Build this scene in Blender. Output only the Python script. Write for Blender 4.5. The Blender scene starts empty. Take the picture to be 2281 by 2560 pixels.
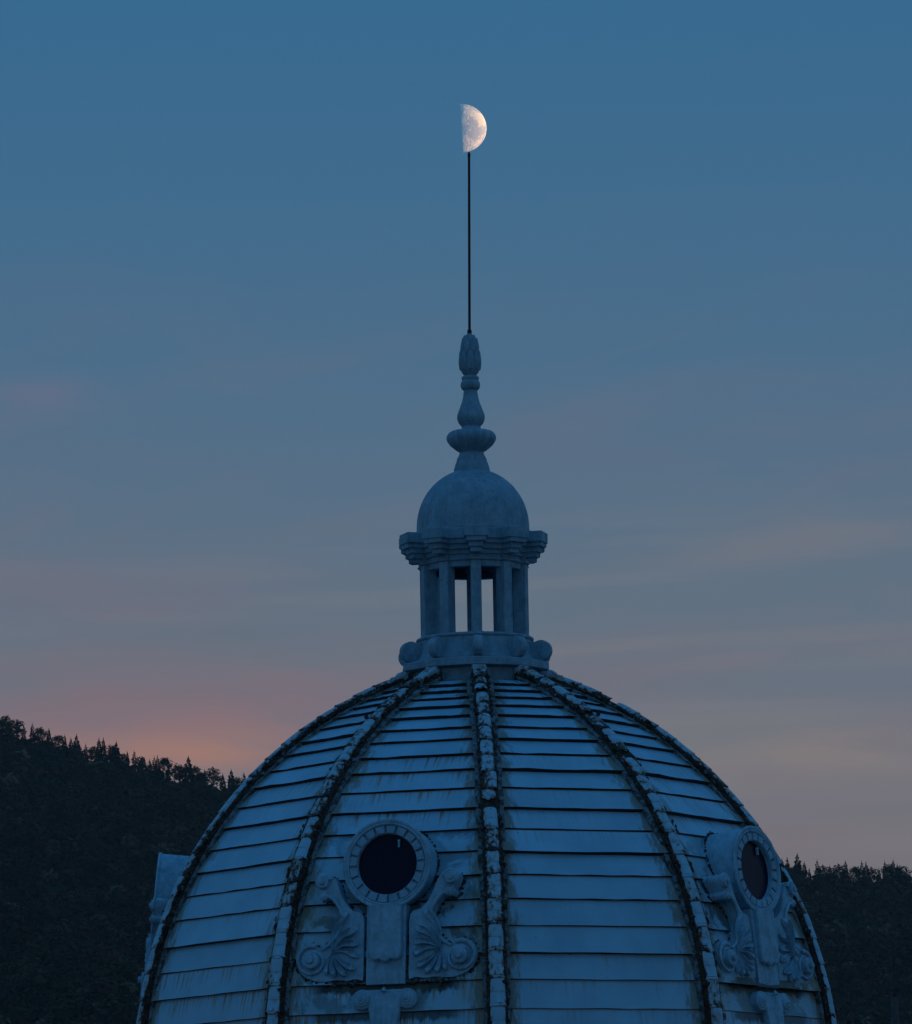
import bpy, bmesh, math, random
import numpy as np
from mathutils import Matrix, Vector, Euler
R_ = math.radians
random.seed(7); RNG = np.random.default_rng(11)

# ------------------------------------------------------------------ camera
scene = bpy.context.scene
COL = scene.collection
D, CZ = 84.0, 12.0                        # dome axis is 84 m from the camera
FOV, PITCH, ROLL, YAW = R_(10.9), R_(9.05), R_(1.0), R_(0.18)
cam_d = bpy.data.cameras.new('camera'); cam = bpy.data.objects.new('camera', cam_d); COL.objects.link(cam)
cam_d.sensor_fit = 'VERTICAL'; cam_d.angle = FOV
cam_d.clip_start = 0.5; cam_d.clip_end = 120000
cam.location = (0, -D, CZ)
cam.rotation_euler = (Matrix.Rotation(YAW, 3, 'Z') @ Matrix.Rotation(math.pi/2 + PITCH, 3, 'X') @ Matrix.Rotation(-ROLL, 3, 'Z')).to_euler()
scene.camera = cam
scene.render.resolution_x, scene.render.resolution_y = 912, 1024

# ------------------------------------------------------------------ sky
def srgb(h):
    c = [int(h[i:i+2], 16)/255 for i in (0, 2, 4)]
    return tuple(v/12.92 if v <= .04045 else ((v+.055)/1.055)**2.4 for v in c) + (1,)

world = bpy.data.worlds.new('World'); scene.world = world; world.use_nodes = True
wt = world.node_tree; wt.nodes.clear()
class NT:
    def __init__(s, t): s.t = t
    def n(s, typ, **kw):
        x = s.t.nodes.new(typ)
        for k, v in kw.items(): setattr(x, k, v)
        return x
    def l(s, a, b): s.t.links.new(a, b)
    def put(s, sock, v):
        if isinstance(v, bpy.types.NodeSocket): s.l(v, sock)
        else: sock.default_value = v
    def math(s, op, a, b=None, c=None, clamp=False):
        x = s.n('ShaderNodeMath', operation=op); x.use_clamp = clamp
        s.put(x.inputs[0], a)
        if b is not None: s.put(x.inputs[1], b)
        if c is not None: s.put(x.inputs[2], c)
        return x.outputs[0]
    def mix(s, f, a, b, blend='MIX'):
        x = s.n('ShaderNodeMix', data_type='RGBA', blend_type=blend)
        s.put(x.inputs[0], f); s.put(x.inputs[6], a); s.put(x.inputs[7], b)
        return x.outputs[2]
    def noise(s, vec, scale, detail=3, rough=.55, dist=0):
        x = s.n('ShaderNodeTexNoise'); s.l(vec, x.inputs['Vector'])
        x.inputs['Scale'].default_value = scale; x.inputs['Detail'].default_value = detail
        x.inputs['Roughness'].default_value = rough; x.inputs['Distortion'].default_value = dist
        return x.outputs['Fac']
    def ramp(s, f, stops, interp='LINEAR'):
        x = s.n('ShaderNodeValToRGB'); s.l(f, x.inputs[0]); r = x.color_ramp; r.interpolation = interp
        r.elements[0].position, r.elements[0].color = stops[0]
        r.elements[1].position, r.elements[1].color = stops[-1]
        for p, c in stops[1:-1]:
            e = r.elements.new(p); e.color = c
        return x.outputs[0]
    def smooth(s, v, a, b, lo=0., hi=1.):
        x = s.n('ShaderNodeMapRange', interpolation_type='SMOOTHSTEP'); s.put(x.inputs[0], v)
        for i, q in zip((1, 2, 3, 4), (a, b, lo, hi)): x.inputs[i].default_value = q
        return x.outputs[0]
    def comb(s, x, y, z):
        c = s.n('ShaderNodeCombineXYZ'); s.put(c.inputs[0], x); s.put(c.inputs[1], y); s.put(c.inputs[2], z); return c.outputs[0]

w = NT(wt)
tc = w.n('ShaderNodeTexCoord'); sep = w.n('ShaderNodeSeparateXYZ'); w.l(tc.outputs['Generated'], sep.inputs[0])
az = w.math('ARCTAN2', sep.outputs[0], sep.outputs[1])          # 0 straight ahead, + right (radians)
el = w.math('ARCSINE', sep.outputs[2])
deg = lambda v: w.math('MULTIPLY', v, 180/math.pi)
azd, eld = deg(az), deg(el)
g = w.ramp(w.math('DIVIDE', eld, 90., clamp=True), [
    (0.000, srgb('857f7c')), (0.050, srgb('827d7c')), (0.062, srgb('7c7b7f')), (0.074, srgb('727783')), (0.088, srgb('677685')), (0.104, srgb('5a738a')),
    (0.122, srgb('4b708e')), (0.145, srgb('3f6d91')), (0.162, srgb('386b92')), (0.30, srgb('326c9a')), (0.60, srgb('306da0')), (1.0, srgb('2f6ca2'))])
# soft cloud streaks, stretched along the horizon and slightly inclined
def streak(ax, ez, sx, sz, slope):
    """one thin cloud bank at azimuth ax, elevation ez (degrees)"""
    dx = w.math('SUBTRACT', azd, ax)
    dz = w.math('SUBTRACT', w.math('SUBTRACT', eld, ez), w.math('MULTIPLY', dx, slope))
    q = w.math('ADD', w.math('POWER', w.math('DIVIDE', dx, sx), 2.), w.math('POWER', w.math('DIVIDE', dz, sz), 2.))
    return w.math('EXPONENT', w.math('MULTIPLY', q, -1.))
nv = w.comb(w.math('MULTIPLY', azd, 0.22), w.math('ADD', w.math('MULTIPLY', eld, 0.9), w.math('MULTIPLY', azd, -0.10)), 3.7)
n1 = w.noise(nv, 1.0, 4, .5, .6)
n2 = w.noise(w.comb(w.math('MULTIPLY', azd, 0.35), w.math('ADD', w.math('MULTIPLY', eld, 1.9), w.math('MULTIPLY', azd, .12)), 9.1), 1.0, 5, .55, .4)
low = w.smooth(eld, 13., 5.5)
pinkf = w.math('MULTIPLY', w.math('MULTIPLY', w.smooth(n1, .42, .72), low), .55)
sky = w.mix(pinkf, g, srgb('81727c'))
sky = w.mix(w.math('MULTIPLY', w.math('MULTIPLY', w.smooth(n2, .50, .75), w.smooth(eld, 12., 6.)), .35), sky, srgb('7d7680'))
n3 = w.noise(w.comb(w.math('MULTIPLY', azd, 0.16), w.math('ADD', w.math('MULTIPLY', eld, 2.6), w.math('MULTIPLY', azd, -.05)), 5.3), 1.0, 3, .5, .4)
lay = w.math('MULTIPLY', w.smooth(eld, 10.5, 7.), w.smooth(eld, 3., 5.))
sky = w.mix(w.math('MULTIPLY', w.math('MULTIPLY', w.smooth(n3, .50, .68), lay), .20), sky, srgb('8f8784'))
sky = w.mix(w.math('MULTIPLY', w.math('MULTIPLY', w.smooth(n3, .46, .30), lay), .26), sky, srgb('64717f'))
cl = w.smooth(n2, .25, .7, .35, 1.15)
for (ax_, ez_, sx_, sz_, sl_, col_, f_) in [
        (-3.9, 7.0, 2.9, .55, .06, '8a7277', .60), (-3.2, 6.75, 1.9, .30, .10, '99767a', .45), (-3.3, 6.5, 1.8, .26, .02, 'b08170', .75),
        (-4.65, 10.35, .55, .18, .05, '76728a', .40), (-4.3, 8.2, 2.2, .5, .0, '7a7280', .45),
        (3.9, 6.3, 2.4, .45, -.10, '8e8580', .65), (3.2, 8.6, 1.6, .22, .12, '7d7b82', .50), (1.2, 9.7, 1.2, .3, -.15, '667184', .40)]:
    sky = w.mix(w.math('MULTIPLY', w.math('MULTIPLY', streak(ax_, ez_, sx_, sz_, sl_), cl), f_, clamp=True), sky, srgb(col_))
bg = w.n('ShaderNodeBackground'); w.l(sky, bg.inputs[0]); bg.inputs[1].default_value = 2**-1.3
wo = w.n('ShaderNodeOutputWorld'); w.l(bg.outputs[0], wo.inputs[0])

# ------------------------------------------------------------------ sun (already 2 degrees below the horizon: it only reaches the moon)
sun_d = bpy.data.lights.new('sun', 'SUN'); sun_d.energy = 5.0; sun_d.angle = R_(0.5); sun_d.color = (1, .93, .84)
sun = bpy.data.objects.new('sun', sun_d); COL.objects.link(sun)
sdir = Vector((math.cos(R_(-2))*1.0, -0.015, math.sin(R_(-2)))).normalized()      # towards the sun
sun.rotation_euler = sdir.to_track_quat('Z', 'Y').to_euler(); sun.location = (40, -20, 60)
vs = scene.view_settings; vs.view_transform = 'Standard'; vs.look = 'None'; vs.exposure = 1.3; vs.gamma = 1
vs.use_curve_mapping = False
scene.render.engine = 'CYCLES'

# ------------------------------------------------------------------ helpers
def tag(o, label=None, cat=None, group=None, kind=None):
    if label: o['label'] = label
    if cat: o['category'] = cat
    if group: o['group'] = group
    if kind: o['kind'] = kind
    return o
def mesh(name, v, f, mats, smooth=False, uv=None, fmat=None):
    me = bpy.data.meshes.new(name); me.from_pydata([tuple(p) for p in v], [], f)
    for m in (mats if isinstance(mats, (list, tuple)) else [mats]): me.materials.append(m)
    if fmat is not None: me.polygons.foreach_set('material_index', fmat)
    if smooth: me.polygons.foreach_set('use_smooth', [True]*len(me.polygons))
    if uv is not None:
        ul = me.uv_layers.new(name='UVMap')
        for lp in me.loops: ul.data[lp.index].uv = uv[lp.vertex_index]
    me.update(); return me
def link(name, me, parent=None, loc=None, rot=None, scl=None):
    o = bpy.data.objects.new(name, me); COL.objects.link(o)
    if parent: o.parent = parent
    if loc is not None: o.location = loc
    if rot is not None: o.rotation_euler = rot
    if scl is not None: o.scale = scl
    return o
class MB:
    """collects shapes for ONE mesh"""
    def __init__(s): s.v = []; s.f = []; s.fm = []; s.m = 0
    def add(s, v, f):
        b = len(s.v); s.v += [tuple(p) for p in v]; s.f += [tuple(i+b for i in q) for q in f]; s.fm += [s.m]*len(f); return s
    def xbox(s, pts8):   # bottom 4 ccw, top 4 ccw
        return s.add(pts8, [(3,2,1,0),(4,5,6,7),(0,1,5,4),(1,2,6,5),(2,3,7,6),(3,0,4,7)])
    def box(s, x0, x1, y0, y1, z0, z1, M=None):
        p = [(x0,y0,z0),(x1,y0,z0),(x1,y1,z0),(x0,y1,z0),(x0,y0,z1),(x1,y0,z1),(x1,y1,z1),(x0,y1,z1)]
        if M is not None: p = [tuple(M @ Vector(q)) for q in p]
        return s.xbox(p)
    def loft(s, rings, caps=True, closed=True):
        n = len(rings[0]); v = [p for r in rings for p in r]; f = []
        for i in range(len(rings)-1):
            for j in range(n if closed else n-1):
                k = (j+1) % n; f.append((i*n+j, i*n+k, (i+1)*n+k, (i+1)*n+j))
        if caps and closed:
            f.append(tuple(reversed(range(n)))); f.append(tuple(range((len(rings)-1)*n, len(rings)*n)))
        return s.add(v, f)
    def lathe(s, prof, n=48, mod=None, caps=True):
        rings = []
        for r, z in prof:
            rings.append([((r*(mod(t, r, z) if mod else 1))*math.sin(t), -(r*(mod(t, r, z) if mod else 1))*math.cos(t), z)
                          for t in (2*math.pi*j/n for j in range(n))])
        return s.loft(rings, caps)
    def cyl(s, c, r, axis, h, n=24, r2=None, bev=0):
        """cylinder from c along axis, length h"""
        a = Vector(axis).normalized(); u = a.orthogonal().normalized(); w_ = a.cross(u)
        r2 = r if r2 is None else r2; c = Vector(c)
        sec = [(r, 0), (r2, h)] if not bev else [(r-bev, 0), (r, bev), (r2, h-bev), (r2-bev, h)]
        return s.loft([[tuple(c + a*k + (u*math.cos(t) + w_*math.sin(t))*q) for t in (2*math.pi*j/n for j in range(n))] for q, k in sec])
    def mesh(s, name, mats, smooth=False): return mesh(name, s.v, s.f, mats, smooth, fmat=s.fm)
def autosmooth(me, ang=35):
    bm = bmesh.new(); bm.from_mesh(me); bmesh.ops.recalc_face_normals(bm, faces=bm.faces)
    for f in bm.faces: f.smooth = True
    for e in bm.edges:
        if len(e.link_faces) == 2 and e.calc_face_angle(0) > R_(ang): e.smooth = False
    bm.to_mesh(me); bm.free(); return me

# ------------------------------------------------------------------ materials
def material(name):
    m = bpy.data.materials.new(name); m.use_nodes = True; t = NT(m.node_tree)
    b = m.node_tree.nodes['Principled BSDF']; return m, t, b
def seeded(t, mult=37.0):
    tcn = t.n('ShaderNodeTexCoord'); oi = t.n('ShaderNodeObjectInfo')
    va = t.n('ShaderNodeVectorMath', operation='ADD'); t.l(tcn.outputs['Object'], va.inputs[0])
    t.l(t.comb(t.math('MULTIPLY', oi.outputs['Random'], mult), t.math('MULTIPLY', oi.outputs['Random'], -mult*1.7), 0.), va.inputs[1])
    return va.outputs[0], oi.outputs['Random']
PAINT = (.30, .58, .75, 1); RUST = (.055, .030, .016, 1); OLIVE = (.190, .130, .050, 1); BLACK = (.010, .009, .008, 1)

def make_panel_mat():
    m, t, b = material('painted_sheet_metal')
    vec, rnd = seeded(t)
    uvn = t.n('ShaderNodeUVMap'); uvs = t.n('ShaderNodeSeparateXYZ'); t.l(uvn.outputs[0], uvs.inputs[0])
    u, v = uvs.outputs[0], uvs.outputs[1]              # u: metres along, v: metres below the upper edge
    att = t.n('ShaderNodeAttribute', attribute_type='OBJECT', attribute_name='drip'); drip = att.outputs['Fac']
    attw = t.n('ShaderNodeAttribute', attribute_type='OBJECT', attribute_name='half_width'); hw = attw.outputs['Fac']
    edge = t.math('SUBTRACT', hw, t.math('ABSOLUTE', u))        # metres from the nearest end
    uvv = t.comb(t.math('ADD', u, t.math('MULTIPLY', rnd, 91.)), v, t.math('MULTIPLY', rnd, 17.))
    def st(sx, sy): return t.comb(t.math('MULTIPLY', t.math('ADD', u, t.math('MULTIPLY', rnd, 91.)), sx), t.math('MULTIPLY', v, sy), t.math('MULTIPLY', rnd, 17.))
    big = t.noise(uvv, 1.3, 4); fine = t.noise(uvv, 22, 4, .7)
    wipe = t.noise(st(1.6, 9.), 1.5, 6, .62, .5)
    col = t.mix(t.smooth(big, .3, .7), (PAINT[0]*.86, PAINT[1]*.88, PAINT[2]*.88, 1), (PAINT[0]*1.12, PAINT[1]*1.10, PAINT[2]*1.08, 1))
    col = t.mix(t.math('MULTIPLY', t.smooth(wipe, .56, .74), .35), col, (.44, .68, .80, 1))
    col = t.mix(t.math('MULTIPLY', rnd, .35), col, (.27, .43, .50, 1))
    # grime along the ends (beside the ribs)
    en = t.noise(st(6., 1.6), 2., 5, .7)
    ef = t.smooth(t.math('SUBTRACT', edge, t.math('MULTIPLY', t.math('SUBTRACT', en, .38), .75)), .16, -.02)
    col = t.mix(t.math('MULTIPLY', ef, .80), col, OLIVE)
    # a thin worn rim at the lower edge and rust beads below the joint above
    top = t.noise(st(7., .5), 2.2, 5, .75)
    tf = t.smooth(t.math('SUBTRACT', v, t.math('MULTIPLY', t.smooth(top, .55, .8), .07)), .030, .012)
    col = t.mix(t.math('MULTIPLY', tf, .7), col, (.34, .15, .04, 1))
    # drips running down from the joint
    dn = t.noise(st(9., .35), 2.0, 4, .7); dl = t.noise(st(2.2, .1), 1.0, 2)
    df = t.math('MULTIPLY', t.smooth(dn, .50, .66), t.smooth(t.math('SUBTRACT', v, t.math('MULTIPLY', dl, .55)), .12, -.22))
    df = t.math('MULTIPLY', df, t.math('MULTIPLY', drip, 1.35), clamp=True)
    col = t.mix(df, col, t.mix(t.noise(uvv, 9., 3), (.60, .29, .055, 1), (.085, .045, .018, 1)))
    # moss and grime blotches by the dormers, with their shade painted into the colour
    so = t.n('ShaderNodeAttribute', attribute_type='OBJECT', attribute_name='grime_shade').outputs['Fac']
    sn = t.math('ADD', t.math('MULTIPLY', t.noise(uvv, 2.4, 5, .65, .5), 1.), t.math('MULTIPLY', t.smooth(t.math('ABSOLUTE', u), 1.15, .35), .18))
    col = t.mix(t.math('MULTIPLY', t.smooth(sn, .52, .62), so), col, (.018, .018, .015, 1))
    sp = t.n('ShaderNodeAttribute', attribute_type='OBJECT', attribute_name='shade_strip').outputs['Fac']
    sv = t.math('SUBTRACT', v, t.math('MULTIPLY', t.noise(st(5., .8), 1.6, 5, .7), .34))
    col = t.mix(t.math('MULTIPLY', t.math('MULTIPLY', t.smooth(sv, .02, -.06), t.smooth(t.math('ABSOLUTE', u), 1.25, .95)), sp), col, (.014, .013, .011, 1))  # ragged dark band: painted shadow under the brackets, mixed with black moss
    col = t.mix(t.math('MULTIPLY', t.math('MULTIPLY', t.smooth(t.noise(uvv, 1.7, 4), .35, .7), so), .60), col, (.30, .27, .14, 1))
    # few dark pock marks
    vo = t.n('ShaderNodeTexVoronoi'); t.l(uvv, vo.inputs['Vector']); vo.inputs['Scale'].default_value = 5.5
    pk = t.math('MULTIPLY', t.smooth(vo.outputs['Distance'], .055, .03), t.smooth(t.noise(uvv, 1.1, 2), .56, .62))
    col = t.mix(pk, col, (.02, .018, .016, 1))
    t.l(col, b.inputs['Base Color']); t.l(t.smooth(fine, .2, .8, .34, .54), b.inputs['Roughness'])
    b.inputs['Specular IOR Level'].default_value = .6
    bp = t.n('ShaderNodeBump'); bp.inputs['Strength'].default_value = .25; bp.inputs['Distance'].default_value = .02
    t.l(t.math('ADD', t.math('MULTIPLY', big, 1.), t.math('MULTIPLY', fine, .06)), bp.inputs['Height']); t.l(bp.outputs[0], b.inputs['Normal'])
    return m
def make_cap_mat():
    m, t, b = material('flaking_rib_paint')
    vec, rnd = seeded(t)
    big = t.noise(vec, 4.5, 5, .62); mid = t.noise(vec, 13, 4, .65); amt = t.n('ShaderNodeAttribute', attribute_type='OBJECT', attribute_name='flake').outputs['Fac']
    tcn = t.n('ShaderNodeTexCoord'); s = t.n('ShaderNodeSeparateXYZ'); t.l(tcn.outputs['Object'], s.inputs[0])
    side = t.smooth(t.math('ABSOLUTE', s.outputs[0]), .30, .56, -.04, .16)
    lop = t.math('MULTIPLY', s.outputs[0], t.math('MULTIPLY', t.math('SUBTRACT', rnd, .5), .55))
    foot = t.math('ADD', t.smooth(s.outputs[2], .30, .0, 0., .13), lop)
    side = t.math('ADD', side, foot)
    thr = t.math('ADD', t.math('ADD', big, t.math('MULTIPLY', t.math('SUBTRACT', mid, .5), .30)), t.math('ADD', side, amt))
    col = t.mix(mid, (.28, .48, .59, 1), (.40, .62, .74, 1))
    col = t.mix(t.math('MULTIPLY', t.smooth(thr, .52, .68), .6), col, (.36, .27, .17, 1))
    col = t.mix(t.smooth(thr, .69, .73), col, t.mix(t.smooth(t.noise(vec, 9, 3), .45, .62), BLACK, (.13, .040, .018, 1)))
    t.l(col, b.inputs['Base Color']); b.inputs['Roughness'].default_value = .6
    bp = t.n('ShaderNodeBump'); bp.inputs['Strength'].default_value = .7; bp.inputs['Distance'].default_value = .012
    t.l(t.math('ADD', t.math('MULTIPLY', t.smooth(thr, .66, .72), -1.), t.math('MULTIPLY', mid, .4)), bp.inputs['Height']); t.l(bp.outputs[0], b.inputs['Normal'])
    return m
def make_rust_mat(name, c1, c2, c3, lo, hi, sc=7.):
    m, t, b = material(name); vec, rnd = seeded(t)
    n = t.noise(vec, sc, 6, .7, .3); n2 = t.noise(vec, sc*2.6, 4, .7)
    col = t.mix(t.smooth(n, .38, .62), c1, c2); col = t.mix(t.math('MULTIPLY', t.smooth(n2, lo, hi), .9), col, c3)
    t.l(col, b.inputs['Base Color']); b.inputs['Roughness'].default_value = .85
    bp = t.n('ShaderNodeBump'); bp.inputs['Strength'].default_value = .8; bp.inputs['Distance'].default_value = .02
    t.l(n, bp.inputs['Height']); t.l(bp.outputs[0], b.inputs['Normal']); return m
def make_stone_mat(name, c, spread=.25, pits=True, dirt=.5):
    m, t, b = material(name); vec, rnd = seeded(t)
    sc3 = t.n('ShaderNodeVectorMath', operation='MULTIPLY'); t.l(vec, sc3.inputs[0]); sc3.inputs[1].default_value = (1., 1., .22)
    run = t.noise(sc3.outputs[0], 11, 5, .65)
    n = t.noise(vec, 4.5, 6, .7); n2 = t.noise(vec, 17, 5, .7); n3 = t.noise(vec, 60, 3, .6)
    col = t.mix(t.smooth(n, .3, .7), tuple(q*(1-spread) for q in c)+(1,), tuple(q*(1+spread) for q in c)+(1,))
    col = t.mix(t.math('MULTIPLY', t.smooth(n2, .5, .75), dirt*.5), col, tuple(q*.5 for q in c)+(1,))
    col = t.mix(t.math('MULTIPLY', t.smooth(run, .52, .70), dirt*.45), col, tuple(q*.42 for q in c)+(1,))
    col = t.mix(t.math('MULTIPLY', t.smooth(run, .44, .30), .30), col, tuple(min(1, q*1.5) for q in c)+(1,))
    if pits:
        p = t.math('MULTIPLY', t.smooth(t.noise(vec, 8.5, 3, .5, 1.5), .70, .74), t.smooth(n, .45, .6))
        col = t.mix(p, col, (.02, .02, .02, 1))
    t.l(col, b.inputs['Base Color']); b.inputs['Roughness'].default_value = .75; b.inputs['Specular IOR Level'].default_value = .3
    bp = t.n('ShaderNodeBump'); bp.inputs['Strength'].default_value = .35; bp.inputs['Distance'].default_value = .012
    t.l(t.math('ADD', n2, t.math('MULTIPLY', n3, .4)), bp.inputs['Height']); t.l(bp.outputs[0], b.inputs['Normal']); return m
def plain(name, c, rough=.6, metal=0., spec=.5):
    m, t, b = material(name); vec, rnd = seeded(t)
    n = t.noise(vec, 9, 4)
    t.l(t.mix(n, tuple(q*.75 for q in c)+(1,), tuple(q*1.25 for q in c)+(1,)), b.inputs['Base Color'])
    b.inputs['Roughness'].default_value = rough; b.inputs['Metallic'].default_value = metal; b.inputs['Specular IOR Level'].default_value = spec
    return m
M_PANEL = make_panel_mat(); M_CAP = make_cap_mat()
M_RIB = make_rust_mat('corroded_rib_body', (.016, .011, .008, 1), (.075, .034, .016, 1), (.20, .19, .165, 1), .56, .66, 10.)
M_FLASH = make_rust_mat('stained_flashing', (.050, .044, .032, 1), (.22, .27, .30, 1), (.02, .016, .012, 1), .52, .66, 9.)
M_BACK = make_rust_mat('grimy_sheathing', BLACK, (.028, .022, .018, 1), (.05, .03, .02, 1), .6, .7)
M_STONE = make_stone_mat('lantern_render', (.25, .40, .48), .20, dirt=.9)
M_ORN = make_stone_mat('dormer_cast_ornament', (.31, .51, .62), .20, pits=False, dirt=1.1)
M_IRON = plain('dark_iron', (.035, .008, .010), .6)
M_DARK = plain('lantern_interior', (.035, .036, .040), .9)
M_PANE = plain('black_window_glass', (.013, .009, .030), .25, spec=.15)
M_WALL = make_stone_mat('building_render', (.32, .33, .33), .12)

# ------------------------------------------------------------------ the ground and the wooded hill
def ground_mat():
    m, t, b = material('ground_earth'); tcn = t.n('ShaderNodeTexCoord')
    n = t.noise(tcn.outputs['Object'], .02, 6); t.l(t.mix(n, (.035, .045, .022, 1), (.09, .085, .06, 1)), b.inputs['Base Color']); b.inputs['Roughness'].default_value = .95
    return m
gb = MB(); n = 96
gb.add([(40000*math.cos(2*math.pi*i/n), 40000*math.sin(2*math.pi*i/n), 0) for i in range(n)], [tuple(range(n))])
ground = link('ground', gb.mesh('ground', ground_mat())); tag(ground, kind='structure')

RIDGE_D = 4800.0
_rx = [-.50, -.30, -.16, -.0894, -.0788, -.0667, -.0578, -.0499, -.0437, .0563, .0621, .0693, .0758, .0805, .16, .30, .5]
_re = [.10, .16, .139, .1203, .1179, .1143, .1118, .1102, .1090, .0915, .0907, .0899, .0895, .0892, .075, .05, .03]
def hnoise(x, y):
    return (np.sin(x*.011+1.3)*np.cos(y*.007+.4) + .6*np.sin(x*.023+y*.017) + .4*np.sin(x*.051-y*.043+2.1))
def hill_z(x, d):
    """terrain height; d = metres ahead of the camera"""
    x = np.asarray(x, float); d = np.asarray(d, float)
    zr = CZ + RIDGE_D*np.interp(x/np.maximum(d, 500), _rx, _re) - 15.0
    k = np.clip((d-1700)/(RIDGE_D-1700), 0, None)
    up = np.where(k <= 1, zr*k**1.12, zr*np.clip(1-(k-1)*.9, 0, 1))
    return up + hnoise(x, d)*9*np.clip(k, 0, 1)*np.clip(np.abs(1-k)*3.2, 0, 1) - 2
def hill_mat():
    m, t, b = material('forest_floor'); tcn = t.n('ShaderNodeTexCoord'); n = t.noise(tcn.outputs['Object'], .03, 6, .65)
    t.l(t.mix(n, (.018, .024, .014, 1), (.05, .05, .03, 1)), b.inputs['Base Color']); b.inputs['Roughness'].default_value = 1
    b.inputs['Specular IOR Level'].default_value = .05; return m
us = np.linspace(-.5, .5, 161); ds = np.concatenate([np.linspace(1650, 4800, 70), np.linspace(4850, 8000, 22)])
hv = [(u*d, d-D, float(hill_z(u*d, d))) for d in ds for u in us]; nu = len(us)
hf = [(i*nu+j, i*nu+j+1, (i+1)*nu+j+1, (i+1)*nu+j) for i in range(len(ds)-1) for j in range(nu-1)]
hill = link('hillside', mesh('hillside', hv, hf, hill_mat(), True)); tag(hill, kind='structure')

def leaf_mat(name, c1, c2, island=True):
    m, t, b = material(name); ge = t.n('ShaderNodeNewGeometry'); oi = t.n('ShaderNodeObjectInfo')
    vc = t.n('ShaderNodeVertexColor'); vc.layer_name = 'tint'
    f = vc.outputs[0] if island else oi.outputs['Random']
    col = t.mix(f, c1, c2) if not island else vc.outputs[0]
    t.l(col, b.inputs['Base Color']); b.inputs['Roughness'].default_value = .9; b.inputs['Specular IOR Level'].default_value = .05
    return m
M_CANOPY = leaf_mat('forest_canopy_leaves', None, None)
def build_canopy():
    pts = []
    N = 19500
    d = np.sqrt(RNG.uniform(2300**2, 4815**2, N)); u = RNG.uniform(-.115, .115, N)
    x = u*d; z = hill_z(x, d)
    size = RNG.uniform(4.2, 8.2, N)*np.where(RNG.random(N) < .12, 1.35, 1)
    # leaf clumps on a dome-shaped crown: K tetra-like triangles pairs
    K = 56
    th = RNG.uniform(0, 2*np.pi, (N, K)); cz = RNG.uniform(-.15, 1., (N, K)); rad = RNG.uniform(.72, 1.05, (N, K))
    s = np.sqrt(1-np.clip(cz, -1, 1)**2)
    nx, ny, nz = s*np.cos(th), s*np.sin(th), cz
    hgt = size*RNG.uniform(.8, 1.35, N)
    cx = x[:, None] + nx*rad*size[:, None]; cy = (d-D)[:, None] + ny*rad*size[:, None]; czz = (z+size*.35)[:, None] + nz*rad*hgt[:, None]
    L = size[:, None]*RNG.uniform(.15, .29, (N, K))*np.interp(d, [2300, 4800], [.75, 1.])[:, None]
    # tangent frame from the outward direction, with random spin and tilt
    nrm = np.stack([nx, ny, nz], -1) + RNG.normal(0, .35, (N, K, 3)); nrm /= np.linalg.norm(nrm, axis=-1, keepdims=True)
    a = np.cross(nrm, RNG.normal(0, 1, (N, K, 3))); a /= np.linalg.norm(a, axis=-1, keepdims=True); b_ = np.cross(nrm, a)
    c = np.stack([cx, cy, czz], -1); Lx = L[..., None]
    q = np.stack([c+a*Lx, c+b_*Lx*.85+nrm*Lx*.1, c-a*Lx*.9, c-b_*Lx], 2).reshape(-1, 3)
    nf = N*K
    me = bpy.data.meshes.new('forest'); me.vertices.add(nf*4); me.vertices.foreach_set('co', q.ravel().astype(np.float32))
    me.loops.add(nf*4); me.loops.foreach_set('vertex_index', np.arange(nf*4, dtype=np.int32))
    me.polygons.add(nf); me.polygons.foreach_set('loop_start', np.arange(0, nf*4, 4, dtype=np.int32))
    me.update(calc_edges=True)
    pal = np.array([(.034, .024, .012), (.044, .031, .015), (.056, .029, .016), (.080, .050, .028), (.074, .030, .018), (.032, .028, .016), (.120, .080, .050)])
    pk = RNG.choice(len(pal), N, p=[.26, .24, .14, .12, .08, .12, .04]); tint = pal[pk][:, None, :]*RNG.uniform(.6, 1.5, (N, 1, 1))*RNG.uniform(.88, 1.12, (N, K, 1))
    ca = me.color_attributes.new('tint', 'FLOAT_COLOR', 'CORNER')
    buf = np.ones((nf, 4, 4), np.float32); buf[..., :3] = tint.reshape(nf, 1, 3); ca.data.foreach_set('color', buf.ravel())
    me.materials.append(M_CANOPY); return me
forest = link('forest', build_canopy())
tag(forest, 'dense dark mixed forest canopy covering the hillside behind the dome', 'forest', kind='stuff')

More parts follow.
